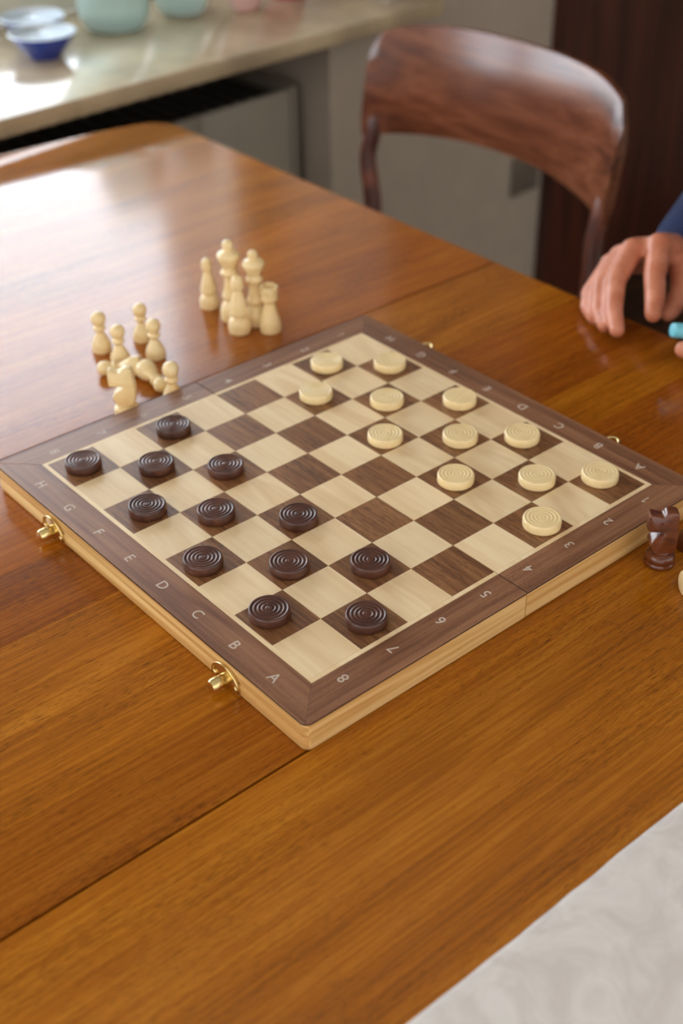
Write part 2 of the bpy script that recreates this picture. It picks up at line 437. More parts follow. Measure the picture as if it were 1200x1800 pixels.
bm = bmesh.new(); box(bm, TX0+0.07, TX1-0.07, TY0+0.1, TY0+0.122, ZT-0.10, ZT-0.027); box(bm, TX0+0.07, TX1-0.07, TY1-0.122, TY1-0.1, ZT-0.10, ZT-0.027)
box(bm, TX0+0.07, TX0+0.092, TY0+0.122, TY1-0.122, ZT-0.10, ZT-0.027); box(bm, TX1-0.092, TX1-0.07, TY0+0.122, TY1-0.122, ZT-0.10, ZT-0.027)
fin('apron', bm, M_TABLE, tb)
for lx in (TX0+0.09, TX1-0.09):
    for ly in (TY0+0.13, TY1-0.13):
        bm = bmesh.new(); lathe(bm, [(0.015, 0), (0.017, 0.02), (0.026, 0.5), (0.028, ZT-0.028)], 20, Matrix.Translation((lx, ly, 0)))
        fin('leg', bm, M_TABLE, tb, auto=40)
tag(tb, 'large orange-brown teak dining table with pull-out leaves under the game board', 'table')

# ------------------------------------------------------------------ board
SQ = 0.0425; B0 = -0.0315; B1 = 8*SQ+0.0315; MID = 4*SQ; LW = 0.0037
bd = empty('draughts_board', (MID, MID, ZT))
RO = 0.0055
def half_outline(x0, x1, left, inset=0.0):
    """rounded at the two outer corners"""
    y0, y1 = B0+inset, B1-inset
    pts = []
    def arc(cx, cy, a0):
        return [(cx+RO*math.cos(R(a0+15*k)), cy+RO*math.sin(R(a0+15*k))) for k in range(7)]
    if left:
        x0 = x0+inset
        pts = [(x1, y0), (x1, y1)] + arc(x0+RO, y1-RO, 90) + arc(x0+RO, y0+RO, 180)
    else:
        x1 = x1-inset
        pts = [(x0, y1), (x0, y0)] + arc(x1-RO, y0+RO, 270) + arc(x1-RO, y1-RO, 0)
    return pts
HG = 0.00035
for left in (True, False):
    bm = bmesh.new(); L = []
    x0, x1 = (B0, MID-HG) if left else (MID+HG, B1)
    for z, ins, gv in ((0.0, 0.0022, 0), (0.0012, 0.0006, 0), (0.003, 0.0, 0), (0.0098, 0.0, 0), (0.0112, 0.0, 0.0010), (0.0122, 0.0, 0.0012), (0.0128, 0.0, 0.0004), (0.0150, 0.0, 0.0003), (0.0235, 0.0, 0.0003)):
        P = half_outline(x0, x1, left, ins)
        Q = []
        for px, py in P:
            if left and px < B0+0.003: px += gv
            if not left and px > B1-0.003: px -= gv
            Q.append((px, py, ZT+z))
        L.append(Q)
    rings(bm, L); o = fin('box_half', bm, M_PX, bd, auto=50); o.data.materials.append(M_PY)
    for f_ in o.data.polygons:
        if abs(f_.normal.x) > 0.5: f_.material_index = 1
# border strips (mitred, split at the fold)
ZV = ZB-0.0003; IN = -LW; I1 = 8*SQ+LW
def strip(out, mat, tone=0.0, name='border_strip'):
    bm = bmesh.new()
    prism(bm, out, ZT+0.0236, ZV)
    e = [e for e in bm.edges if all(abs(v.co.z-ZV) < 1e-7 for v in e.verts)]
    bmesh.ops.bevel(bm, geom=e, offset=0.0003, segments=1, affect='EDGES')
    o = fin(name, bm, mat, bd); o['tone'] = tone; o.data.materials.append(M_EDGE)
    for f_ in o.data.polygons:
        if abs(f_.normal.z) < 0.3: f_.material_index = 1
    return o
e = 0.0004
Bm, Bp = B0-e, B1+e
def corner(cx, cy, a0, a1, n=4): return [(cx+(RO+e)*math.cos(R(a0+(a1-a0)*k/n)), cy+(RO+e)*math.sin(R(a0+(a1-a0)*k/n))) for k in range(n+1)]
J = 0.00006
strip([(IN, IN)] + corner(B0+RO, B0+RO, 225, 270) + [(MID-HG, Bm), (MID-HG, IN)], M_BX, 0.02)
strip([(MID+HG, IN), (MID+HG, Bm)] + corner(B1-RO, B0+RO, 270, 315) + [(I1, IN)], M_BX, 0.0)
strip([(I1, IN+J)] + corner(B1-RO, B0+RO, 315, 360) + corner(B1-RO, B1-RO, 0, 45) + [(I1, I1-J)], M_BY, -0.03)
strip([(MID-HG, I1), (MID-HG, Bp)] + corner(B0+RO, B1-RO, 90, 135) + [(IN, I1)], M_BX, -0.02)
strip([(I1, I1)] + corner(B1-RO, B1-RO, 45, 90) + [(MID+HG, Bp), (MID+HG, I1)], M_BX, 0.01)
strip([(IN, I1-J)] + corner(B0+RO, B1-RO, 135, 180) + corner(B0+RO, B0+RO, 180, 225) + [(IN, IN+J)], M_BY, 0.0)
# pale inlay lines
def inlay(x0, x1, y0, y1):
    bm = bmesh.new(); box(bm, x0, x1, y0, y1, ZT+0.0241, ZV); o = fin('inlay_line', bm, M_SQL, bd); o['tone'] = 0.04
g = 0.00008
inlay(IN+g, MID-HG, IN+g, -g); inlay(MID+HG, I1-g, IN+g, -g)
inlay(IN+g, MID-HG, 8*SQ+g, I1-g); inlay(MID+HG, I1-g, 8*SQ+g, I1-g)
inlay(IN+g, -g, 0, 8*SQ); inlay(8*SQ+g, I1-g, 0, 8*SQ)
# squares
def sqmesh(nm):
    bm = bmesh.new(); h = SQ/2-0.00007
    box(bm, -h, h, -h, h, -0.0011, 0.0)
    ed = [q for q in bm.edges if all(abs(v.co.z) < 1e-7 for v in q.verts)]
    bmesh.ops.bevel(bm, geom=ed, offset=0.00012, segments=1, affect='EDGES')
    bmesh.ops.recalc_face_normals(bm, faces=bm.faces[:])
    me = bpy.data.meshes.new(nm); bm.to_mesh(me); bm.free(); return me
mL, mD = sqmesh('light_square'), sqmesh('dark_square'); mL.materials.append(M_SQL); mD.materials.append(M_SQD)
for i in range(8):
    for j in range(8):
        lt = (i+j) % 2 == 0
        o = bpy.data.objects.new('light_square' if lt else 'dark_square', mL if lt else mD); C.objects.link(o)
        o.parent = bd; o.location = Vector(((j+0.5)*SQ + (HG if j > 3 else -HG)*0.5, (i+0.5)*SQ, ZV)) - bd.location
        o['tone'] = random.uniform(-0.04, 0.04) if lt else random.uniform(-0.10, 0.12)
# print
def glyph(name, ch, x, y, rz, size=0.0118):
    cu = bpy.data.curves.new('t', 'FONT'); cu.body = ch; cu.size = size; cu.align_x = 'CENTER'; cu.align_y = 'CENTER'
    cu.extrude = 0.00004; cu.resolution_u = 4; cu.offset = 0.00006
    to = bpy.data.objects.new('t', cu); C.objects.link(to)
    dg = bpy.context.evaluated_depsgraph_get(); me = bpy.data.meshes.new_from_object(to.evaluated_get(dg))
    bpy.data.objects.remove(to); bpy.data.curves.remove(cu)
    me.materials.clear(); me.materials.append(M_PRINT)
    o = bpy.data.objects.new(name, me); C.objects.link(o); o.parent = bd
    o.location = Vector((x, y, ZV+0.00005)) - bd.location; o.rotation_euler = (0, 0, rz); return o
for i in range(8):
    ch = 'ABCDEFGH'[i]
    glyph('letter', ch, -0.0190, 0.0165+0.0431*i, R(-90)); glyph('letter', ch, 0.3565, 0.0190+0.0425*i, R(90))
def one(x, y, rz):
    bm = bmesh.new(); h = 0.0084; t_ = 0.0009
    box(bm, -t_/2, t_/2, -h/2, h/2, -0.00004, 0.00004)
    rings(bm, [[(-t_/2, h/2, z), (-t_/2, h/2-0.0011, z), (-0.0022, h/2-0.0022, z), (-0.0022, h/2-0.0012, z)] for z in (-0.00004, 0.00004)])
    o = fin('numeral', bm, M_PRINT); o.parent = bd
    o.location = Vector((x, y, ZV+0.00005)) - bd.location; o.rotation_euler = (0, 0, rz)
for j in range(8):
    ch = '87654321'[j]
    if ch == '1':
        one(0.0150+0.0440*j, -0.0137, R(90)); one(0.0140+0.0446*j, 0.3540, R(-90)); continue
    glyph('numeral', ch, 0.0150+0.0440*j, -0.0137, R(90)); glyph('numeral', ch, 0.0140+0.0446*j, 0.3540, R(-90))
# clasps
def clasp(x, y, sgn, stud):
    def P(u, v, w_): return (x + sgn*w_, y + u, ZT + 0.0025 + v)      # u along the side, v up, w outwards
    n = 20; a_, b_ = 0.0150, 0.0150
    outl = [(-a_, 0.0)] + [(-a_*math.cos(math.pi*k/n), 0.002 + b_*math.sin(math.pi*k/n)**0.8) for k in range(n+1)] + [(a_, 0.0)]
    inner = [(0.0092*math.cos(math.pi*(1-k/n)), -0.0 + 0.0085*math.sin(math.pi*k/n)) for k in range(n+1)]
    bm = bmesh.new()
    rings(bm, [[P(u, v, 0.0) for u, v in outl], [P(u, v, 0.0008) for u, v in outl], [P(u*0.95, v*0.95, 0.0012) for u, v in outl]])
    c = fin('clasp', bm, M_BRASS, bd, auto=40)
    bm = bmesh.new()
    tube(bm, [P(u*0.97, v*0.97, 0.0014) for u, v in outl[1:-1]], 0.0009, 8); fin('rim', bm, M_BRASS, c, smooth=True)
    for s in (-1, 1):
        bm = bmesh.new()
        Mx = Matrix.Translation(P(s*0.0118, 0.0035, 0.0012)) @ Matrix.Rotation(sgn*R(90), 4, 'Y')
        lathe(bm, [(0.0022, 0), (0.0021, 0.0006), (0.0013, 0.0011), (0.0001, 0.0012)], 14, Mx); fin('screw', bm, M_BRASS, c, smooth=True)
    if stud:
        bm = bmesh.new()
        Mx = Matrix.Translation(P(0.0, 0.0050, 0.0012)) @ Matrix.Rotation(sgn*R(90), 4, 'Y')
        lathe(bm, [(0.0048, 0), (0.0048, 0.004), (0.0043, 0.0043), (0.0043, 0.0048), (0.0052, 0.0052), (0.0052, 0.0105), (0.0042, 0.0124), (0.0001, 0.0130)], 24, Mx)
        fin('stud', bm, M_BRASS, c, auto=35)
    return c
for yy in (0.053, 0.280):
    clasp(B0-0.0001, yy, -1, True); cf = clasp(B1+0.0001, yy+0.014, 1, False)
    bm = bmesh.new(); n_ = 14
    tube(bm, [(B1+0.001+0.015*math.sin(math.pi*k/n_), yy+0.014-0.0085*math.cos(math.pi*k/n_), ZT+0.0150+0.002*math.sin(math.pi*k/n_)) for k in range(n_+1)], 0.0014, 8)
    fin('catch_loop', bm, M_BRASS, cf, smooth=True)
tag(bd, 'folding wooden draughts board with walnut and maple squares and letters round the edge', 'game board')

# ------------------------------------------------------------------ draughts pieces
def man_mesh(nm, mat, h=0.0082, r=0.01475, g=1.0):
    p = [(r-0.0012, 0), (r-0.0002, 0.0009), (r, 0.0018), (r, h-0.0016), (r-0.0005, h-0.0004), (r-0.0012, h)]
    top = []
    edge = r-0.0020
    p.append((edge, h-0.0002))
    nr = 4; wv = (edge-0.0012)/nr
    for k in range(nr):
        R0 = edge - k*wv
        top += [(R0-0.12*wv, h-0.0007*g), (R0-0.38*wv, h-0.0008*g), (R0-0.62*wv, h-0.0003*g), (R0-0.85*wv, h-0.0001*g), (R0-wv, h-0.0004*g)]
    p += top + [(0.0010, h-0.0003), (0.0001, h-0.0002)]
    bm = bmesh.new(); lathe(bm, p, 64)
    bmesh.ops.recalc_face_normals(bm, faces=bm.faces[:])
    me = bpy.data.meshes.new(nm); bm.to_mesh(me); bm.free(); me.materials.append(mat)
    me.polygons.foreach_set('use_smooth', [True]*len(me.polygons)); return me
mmD, mmL = man_mesh('dark_man', M_DK), man_mesh('light_man', M_LT, g=0.55)
MEN = [(1, 0.0201, 0.3172), (1, 0.1068, 0.3147), (1, 0.0637, 0.2761), (1, 0.1032, 0.2353), (1, 0.0241, 0.2294), (1, 0.0602, 0.1892), (1, 0.1031, 0.142), (1, 0.0166, 0.1452), (1, 0.061, 0.1004), (1, 0.1063, 0.063), (1, 0.0173, 0.0675), (1, 0.0634, 0.0187), (0, 0.2754, 0.3141), (0, 0.3182, 0.2756), (0, 0.2329, 0.2781), (0, 0.272, 0.2284), (0, 0.3198, 0.187), (0, 0.2305, 0.1847), (0, 0.277, 0.1432), (0, 0.3159, 0.1096), (0, 0.2308, 0.1017), (0, 0.2781, 0.0585), (0, 0.3184, 0.0282), (0, 0.2373, 0.016)]
for kk, (isd, x, y) in enumerate(MEN):
    i = int(y//SQ); j = int(x//SQ)
    o = bpy.data.objects.new('draughts_piece', mmD if isd else mmL); C.objects.link(o)
    o.location = (x, y, ZV+0.00005); o.rotation_euler = (0, 0, random.random()*6.28)
    o['tone'] = random.uniform(-0.08, 0.08) if isd else random.uniform(-0.05, 0.03)
    c = 'dark brown' if isd else 'cream'
    tag(o, f"{c} grooved wooden draughts piece where letter {'ABCDEFGH'[i]} and numeral {'eight seven six five four three two one'.split()[j]} meet", 'draughts piece', f'{c} draughts pieces on the board')

# ------------------------------------------------------------------ chess pieces
mm = 0.001
PAWN = [(8.87, 0), (9.57, 0.6), (9.74, 3), (9.57, 7), (8.35, 11), (6.09, 15.5), (4.0, 19.5), (3.65, 21), (5.57, 23.2), (6.26, 24.6), (5.39, 26.3), (4.07, 27.2), (5.43, 29), (6.79, 31.5), (7.18, 34.5), (6.21, 38.4), (3.49, 41), (0.05, 41.6)]
BISH = [(9.29, 0), (10.15, 0.8), (10.49, 4), (10.32, 9), (8.77, 13.5), (6.71, 15.8), (6.54, 16.6), (8.26, 18.0), (8.77, 20.5), (7.57, 27), (5.68, 35), (3.96, 41.5), (3.96, 42.6), (5.4, 43.6), (5.76, 45.5), (5.58, 50), (4.86, 53.5), (2.88, 56), (0.05, 56.6)]
KING = [(10.25, 0), (11.26, 1), (11.59, 5), (11.26, 11), (9.24, 17), (6.89, 21), (6.72, 22.5), (8.57, 24.5), (8.74, 27), (6.72, 33), (5.54, 42), (5.71, 47), (8.06, 49), (8.74, 51.5), (6.89, 54), (6.55, 56.5), (8.77, 61), (11.01, 66.5), (11.18, 69.5), (9.03, 72), (5.85, 73.5), (4.47, 74.5), (5.33, 77), (5.5, 80), (4.13, 83.2), (0.05, 84.5)]
QUEEN = [(9.74, 0), (10.75, 1), (10.92, 5), (10.58, 10), (8.57, 16), (6.38, 20), (6.22, 21.4), (8.06, 23.2), (8.23, 26), (6.38, 31), (5.21, 39), (5.38, 44), (7.73, 46), (8.4, 48.5), (6.55, 51), (6.22, 53), (8.43, 57), (10.66, 62), (10.84, 64.5), (8.77, 67), (5.5, 68.3), (3.96, 69), (4.82, 71.2), (4.99, 73.8), (3.44, 76.5), (0.05, 77.4)]
ROOK = [(9.58, 0), (10.58, 0.8), (10.84, 4), (10.58, 9), (9.24, 14.5), (7.06, 22), (5.71, 29), (5.54, 32), (7.56, 34), (8.28, 36), (8.1, 38), (8.28, 41), (8.82, 43.5)]
def sp(p, s=1.0): return [(r*mm*s, z*mm*s) for r, z in p]
def turned(name, prof, mat, loc, label, group=None, s=1.0, rot=None):
    bm = bmesh.new(); lathe(bm, refine(sp(prof, s), 3), 32)
    o = fin(name, bm, mat, smooth=True); o.location = loc
    if rot: o.rotation_euler = rot
    else: o.rotation_euler = (0, 0, random.random()*6)
    return tag(o, label, 'chess piece', group)
GS = 'pale chess pieces beyond the board'
PW = 'pale wooden pawn '
turned('pawn', PAWN, M_LT, (0.162, 0.523, ZT), PW + 'standing leftmost of the small group beyond the board', GS)
turned('pawn', PAWN, M_LT, (0.162, 0.489, ZT), PW + 'standing directly behind the upright knight', GS, .98)
turned('pawn', PAWN, M_LT, (0.204, 0.515, ZT), PW + 'standing farthest back in the small group', GS, .96)
turned('pawn', PAWN, M_LT, (0.194, 0.476, ZT), PW + 'standing behind the lying pawn whose head points at the board', GS, .98)
turned('pawn', PAWN, M_LT, (0.156, 0.3905, ZT), PW + 'at the board edge, its foot hidden, rightmost of the small group', GS, 1.03)
Hd = Vector((0.76, -0.65, 0)).normalized()     # towards the right as one looks across the table
# lying pawn, head to the left
def lying(name, build, label, foot, direction, r0, r1, roll=0.0, hlen=0.04):
    """axis from the foot towards 'direction', resting on its rim and head"""
    d = Vector(direction).normalized(); tilt = math.asin((r0-r1)/hlen)
    ax = (d*math.cos(tilt) + Vector((0, 0, -math.sin(tilt)))).normalized()
    side = Vector((0, 0, 1)).cross(ax).normalized(); upv = ax.cross(side)
    Mx = Matrix((side, upv, ax)).transposed().to_4x4() @ Matrix.Rotation(roll, 4, 'Z')
    Mx.translation = Vector((foot[0], foot[1], ZT + r0*math.cos(tilt)+0.0002))
    return Mx
bm = bmesh.new(); Mx = lying('pawn', None, '', (0.164, 0.456), -Hd, 0.0098, 0.0072, hlen=0.034)
lathe(bm, refine(sp(PAWN), 3), 32); o = fin('pawn', bm, M_LT, smooth=True); o.matrix_world = Mx
tag(o, PW + 'lying on its side with its head to the left', 'chess piece', GS)
# queen group
turned('bishop', BISH, M_LT, (0.297, 0.530, ZT), 'pale wooden bishop standing alone at the left of the tall group', GS, .97)
turned('king', KING, M_LT, (0.298, 0.492, ZT), 'tallest pale wooden king at the back of the tall group', GS, 1.02)
turned('queen', QUEEN, M_LT, (0.310, 0.4675, ZT), 'pale wooden queen with a round knob, right of the king', GS, 1.03)
turned('bishop', BISH, M_LT, (0.287, 0.4645, ZT), 'pale wooden bishop in front of the king in the tall group', GS, 1.08)
def rook(loc):
    prof = refine(sp(ROOK), 3)
    top = prof[-1][1]; ro = prof[-1][0]; ri = 0.0060; z1 = top+0.0022; z2 = top+0.0056
    bm = bmesh.new()
    prof2 = prof + [(ro, z1), (ri, z1), (ri-0.0003, top-0.001), (0.0001, top-0.001)]
    lathe(bm, prof2, 32)
    for k in range(4):
        L0 = []; a0 = k*math.pi/2+0.16; a1 = (k+1)*math.pi/2-0.16; n = 7
        out = [(ro*math.cos(a0+(a1-a0)*q/n), ro*math.sin(a0+(a1-a0)*q/n)) for q in range(n+1)] + [(ri*math.cos(a1-(a1-a0)*q/n), ri*math.sin(a1-(a1-a0)*q/n)) for q in range(n+1)]
        prism(bm, out, z1-0.0002, z2)
    o = fin('rook', bm, M_LT, auto=40); o.location = loc
    return tag(o, 'pale wooden rook standing rightmost in the tall group', 'chess piece', GS)
rook((0.311, 0.445, ZT))
# knights
KS = [(-6.4,13.4),(-8.6,16.5),(-10.4,20),(-10.2,22.6),(-7.4,26.4),(-2.4,29.6),(-0.6,31.6),(-2.6,33.2),(-11.8,33.4),(-13,34.6),(-13.2,41),(-12.8,46.4),(-11.6,47.4),
      (-8,46.4),(-4.2,45.4),(-2.4,45.8),(-1.0,48.0),(1,49.2),(6,49.0),(8.4,47.8),(9,43),(9.8,34),(10.2,26),(9.8,20),(8.6,16),(7,13.4)]
KB = [(10.0,0),(11.2,.7),(11.5,3),(10.8,4.2),(10.8,5),(11.4,6.4),(11.2,9),(9.4,11.4),(7.2,12.4),(6.9,13.6),(0.05,14.2)]
def knight(mat, s=1.0):
    bm = bmesh.new(); lathe(bm, refine(sp(KB, s), 2), 32)
    P = [(v.x, v.y) for v in smoothpts([(x*mm*s, z*mm*s, 0) for x, z in KS], 2)][:-1]
    cx = 0.0015; cz = 0.030*s
    L = []
    for f_, w_ in ((0.84, -6.8), (0.95, -6.1), (1.0, -4.6), (1.0, 4.6), (0.95, 6.1), (0.84, 6.8)):
        ring_ = []
        for x, z in P:
            ww = w_*mm*s*(1.0 if z < 0.024*s else (0.86 if z < 0.034*s else 0.78))
            d = (1-f_)*0.007
            vx, vz = x-cx, z-cz; l = math.hypot(vx, vz)
            ring_.append((x - vx/l*d, ww, z - vz/l*d*(1 if z > 0.016*s else 0)))
        L.append(ring_)
    rings(bm, L)
    for q in range(3):      # carved mane and cheek marks stand a little proud
        for sd in (-1, 1):
            xs = (2.0+q*2.4)*mm*s
            tube(bm, [(xs, sd*6.05*mm*s, 0.018*s), (xs+0.0012, sd*6.2*mm*s, 0.022*s), (xs+0.0024, sd*6.0*mm*s, 0.0275*s)], [0.0003, 0.0007, 0.0003], 6)
    for sd in (-1, 1):      # eyes and nostrils
        lathe(bm, [(0.0014*s, 0), (0.0011*s, 0.0006), (0.0001, 0.0008)], 10, Matrix.Translation((-0.0035, sd*5.0*mm*s, 0.0405*s)) @ Matrix.Rotation(-sd*R(90), 4, 'X'))
    return bm
RZK = math.atan2(Hd.y, Hd.x)
o = fin('knight', knight(M_LT), M_LT, auto=45); o.location = (0.113, 0.401, ZT); o.rotation_euler = (0, 0, RZK)
tag(o, 'pale wooden knight standing upright against the board edge facing left', 'chess piece', GS)
bm = bmesh.new(); lathe(bm, refine(sp(PAWN), 3), 32); o = fin('pawn', bm, M_LT, smooth=True)
o.matrix_world = lying('pawn', None, '', (0.1640, 0.4500), Vector((-0.12, -1.0, 0)), 0.0098, 0.0072, hlen=0.034)
tag(o, PW + 'lying with its head towards the board, right of the upright knight', 'chess piece', GS)
o = fin('knight', knight(M_DKN, 1.0), M_DKN, auto=45); o.location = (0.295, -0.053, ZT); o.rotation_euler = (0, 0, RZK)
tag(o, 'glossy dark brown knight standing by the right corner of the board', 'chess piece', 'chess pieces right of the board')
turned('pawn', PAWN, M_DKN, (0.3285, -0.0555, ZT), 'dark pawn cut by the right picture edge beside the dark knight', 'chess pieces right of the board', 1.05)
bm = bmesh.new(); lathe(bm, refine(sp(PAWN), 3), 32); o = fin('pawn', bm, M_LT, smooth=True)
o.matrix_world = lying('pawn', None, '', (0.2775, -0.0875), Vector((0.85, -0.5, 0)), 0.0098, 0.0072, hlen=0.034)
tag(o, 'pale pawn lying at the right picture edge in front of the dark knight', 'chess piece', 'chess pieces right of the board')

# ------------------------------------------------------------------ cloth
def cloth():
    bm = bmesh.new(); x0, x1, y0, y1 = -0.20, 0.42, -0.66, -0.213
    nx, ny = 150, 110; V = []
    for a in range(nx+1):
        row = []
        for b in range(ny+1):
            x = x0+(x1-x0)*a/nx; y = y0+(y1-y0)*b/ny
            t_ = b/ny
            yy = y + (0.0022*noise.noise(Vector((x*9, 3.1, 0))) + 0.0007*noise.noise(Vector((x*45, 1, 0))))*t_**6
            z = 0.0026 + 0.0011*noise.noise(Vector((x*16, y*16, 0))) + 0.0006*noise.noise(Vector((x*55, y*55, 2)))
            d = min(x-x0, x1-x, y-y0, y1-y)
            z *= 1.0 if d > 0.004 else 0.4+0.6*(max(d, 0)/0.004)**0.5
            row.append(bm.verts.new((x, yy, ZT+max(z, 0.0008))))
        V.append(row)
    for a in range(nx):
        for b in range(ny): bm.faces.new((V[a][b], V[a+1][b], V[a+1][b+1], V[a][b+1]))
    bd_ = [e for e in bm.edges if len(e.link_faces) == 1]
    r = bmesh.ops.extrude_edge_only(bm, edges=bd_)
    for v in r['geom']:
        if isinstance(v, bmesh.types.BMVert): v.co.z = ZT+0.0001
    t = NT('white_paper_cloth'); v = t.coords((1, 1, 1))
    n1 = t.noise(v, 220, 3); n2 = t.noise(v, 30, 3, 0.6, 1.5)
    t.L(t.mix(t.smap(n2, 0.3, 0.7), srgb((206, 199, 194)), srgb((222, 217, 212))), t.b.inputs['Base Color'])
    t.b.inputs['Roughness'].default_value = 0.95
    t.bump(t.math('ADD', t.math('MULTIPLY', n1, 0.35), t.smap(n2, 0.4, 0.6)), 0.25, 0.0005)
    o = fin('table_cloth', bm, t.m, smooth=True)
    tag(o, 'white embossed paper cloth lying across the near corner of the table', 'cloth')
cloth()

# ------------------------------------------------------------------ chair
YC = 0.738; HWY = 0.238
def bx(y): t_ = (y-YC)/HWY; return 0.924 + 0.055*(1-t_*t_)
def ztop(y): t_ = (y-YC)/HWY; return ZB + 0.0480 + 0.027*(1-abs(t_)**5)
def zbot(y):
    t_ = (y-YC)/HWY
    return ZB + -0.0955 + 0.0199*(1-abs(t_)**2.6)
def make_chair():
    c = empty('dining_chair', (0.70, YC, 0))
    bm = bmesh.new(); L = []; n = 36; th = 0.011
    for k in range(n+1):
        t_ = -1+2*k/n; y = YC+HWY*t_
        zt, zb = ztop(y), zbot(y)
        if abs(t_) > 0.93:
            q = (abs(t_)-0.93)/0.07; zt -= 0.020*(1-math.sqrt(max(0, 1-q*q)))
        sl = 0.15   # the panel leans back a little
        r_ = []
        for u, v in ((-1, 0), (-.7, .8), (-.4, 1), (.4, 1), (.7, .8), (1, 0), (1, 0), (.7, -.8), (.4, -1), (-.4, -1), (-.7, -.8), (-1, 0)):
            pass
        m_ = 5
        prof = []
        for q in range(m_+1): prof.append((-th + 0.0, zb + (zt-zb)*q/m_))
        for q in range(m_, -1, -1): prof.append((th, zb + (zt-zb)*q/m_))
        out = []
        for idx, (dx, z) in enumerate(prof):
            tt = (z-zb)/(zt-zb)
            if tt < 0.01 or tt > 0.99: dx *= 0.45
            out.append((bx(y) + dx + (z-ZB-0.05)*sl, y, z))
        L.append(out)
    rings(bm, L)
    fin('backrest', bm, M_CHAIR, c, auto=60)
    for s in (-1, 1):
        y = YC+s*(HWY-0.006)
        yb = YC+(0.196 if s > 0 else -0.228)
        pts = smoothpts([(0.900, yb-s*0.004, 0.0), (0.880, yb-s*0.004, 0.25), (0.878, yb, 0.46), (0.888, yb+s*0.006, ZB-0.20), (0.898, y-s*0.007, ZB-0.13), (0.906, y-s*0.008, ZB-0.095), (0.914, y-s*0.010, ZB-0.06)], 5)
        n_ = len(pts); rr = []
        for i, p_ in enumerate(pts):
            z = p_.z
            r = 0.012+0.003*min(z/0.45, 1) if z < 0.46 else 0.0150-0.004*((z-0.46)/(ZB+0.03-0.46))
            if i > n_-5: r *= (1.0, 0.95, 0.85, 0.7, 0.5)[i-n_+5]
            rr.append(r)
        bm = bmesh.new(); tube(bm, pts, rr, 16); fin('leg', bm, M_CHV, c, smooth=True)
        bm = bmesh.new(); tube(bm, [(0.46, YC+s*0.21, 0.0), (0.465, YC+s*0.205, 0.25), (0.47, YC+s*0.20, 0.44)], [0.012, 0.017, 0.018], 16); fin('leg', bm, M_CHV, c, smooth=True)
        bm = bmesh.new(); box(bm, 0.475, 0.89, YC+s*0.205-0.009, YC+s*0.205+0.009, 0.385, 0.43, bev=0.004); fin('rail', bm, M_CHV, c, auto=40)
        bm = bmesh.new(); tube(bm, [(0.467, YC+s*0.205, 0.22), (0.893, YC+s*0.208, 0.24)], 0.008, 10); fin('stretcher', bm, M_CHV, c, smooth=True)
    for x in (0.475, 0.875):
        bm = bmesh.new(); box(bm, x-0.009, x+0.009, YC-0.2, YC+0.2, 0.385, 0.43, bev=0.004); fin('rail', bm, M_CHV, c, auto=40)
    bm = bmesh.new(); L = []
    for z, q in ((0.43, 0.0), (0.44, 0.006), (0.455, 0.008), (0.468, 0.0), (0.474, -0.02)):
        L.append([(0.665+(0.198+q)*sx*ax, YC+(0.195+q)*sy*ay, z+ (0.0)) for sx, sy, ax, ay in
                  ((-1,-1,1,.85),(-1,-1,.97,.95),(-1,-1,.85,1),(1,-1,.85,1),(1,-1,.97,.95),(1,-1,1,.85),(1,1,1,.85),(1,1,.97,.95),(1,1,.85,1),(-1,1,.85,1),(-1,1,.97,.95),(-1,1,1,.85))])
    rings(bm, L); fin('seat', bm, M_SEAT, c, auto=50)
    return c
ch1 = make_chair()
tag(ch1, 'glossy dark red-brown wooden chair with a curved back at the far side', 'chair')
ch2 = ch1.copy(); C.objects.link(ch2); ch2.location = (0.80, -0.02, 0)
for q in list(ch1.children):
    c_ = q.copy(); C.objects.link(c_); c_.parent = ch2; c_.matrix_parent_inverse = q.matrix_parent_inverse.copy()
tag(ch2, 'wooden chair under the person in the navy sweater', 'chair')

# ------------------------------------------------------------------ things on the sill
def at(u, v, z):      # point of the plane z seen at a pixel of the photograph, used to measure the sill
    d = AX*((u-600)/2271.88) - AY*((v-900)/2271.88) - AZ
    return CAM + d*((z-CAM.z)/d.z)
def bowl(px, py, label, s=1.0):
    p_ = at(px, py, ZB)
    b = empty('bowl', (p_.x, p_.y, ZB))
    out = [(0.024,0.0),(0.026,0.002),(0.030,0.008),(0.041,0.020),(0.049,0.031),(0.052,0.036),(0.0525,0.0375),(0.051,0.038),(0.0475,0.0335),(0.040,0.0225),(0.029,0.011),(0.018,0.0075),(0.0001,0.007)]
    ob = refine([(r*s, z*s) for r, z in out[:7]], 2); ib = [(0.0515*s, 0.0378*s), (0.0500*s, 0.0384*s)] + refine([(r*s-0.0002, z*s+0.0008) for r, z in out[7:]], 2)
    T = Matrix.Translation((p_.x, p_.y, ZB))
    bm = bmesh.new(); lathe(bm, ob, 40, T); fin('outer_glaze', bm, M_BLUE, b, smooth=True)
    bm = bmesh.new()
    Lp = [(0.0525*s, 0.0376*s)] + ib; lathe(bm, Lp, 40, T); fin('white_inside', bm, M_WHITE, b, smooth=True)
    bm = bmesh.new(); lathe(bm, [(0.018*s, 0.0085*s), (0.017*s, 0.0098*s), (0.0001, 0.0100*s)], 24, T); fin('painted_centre', bm, M_GRILLE, b, smooth=True)
    tag(b, label, 'bowl', 'blue bowls on the sill'); return b
bowl(80, 100, 'front one of two small cobalt blue bowls with white insides on the sill')
bowl(62, 71, 'rear one of two small cobalt blue bowls, partly hidden by the other')
def vessel(name, px, py, prof, mat, label, cat, inner=None):
    p_ = at(px, py, ZB); bm = bmesh.new()
    lathe(bm, refine(prof, 3), 40); o = fin(name, bm, mat, smooth=True); o.location = (p_.x, p_.y, ZB)
    return tag(o, label, cat)
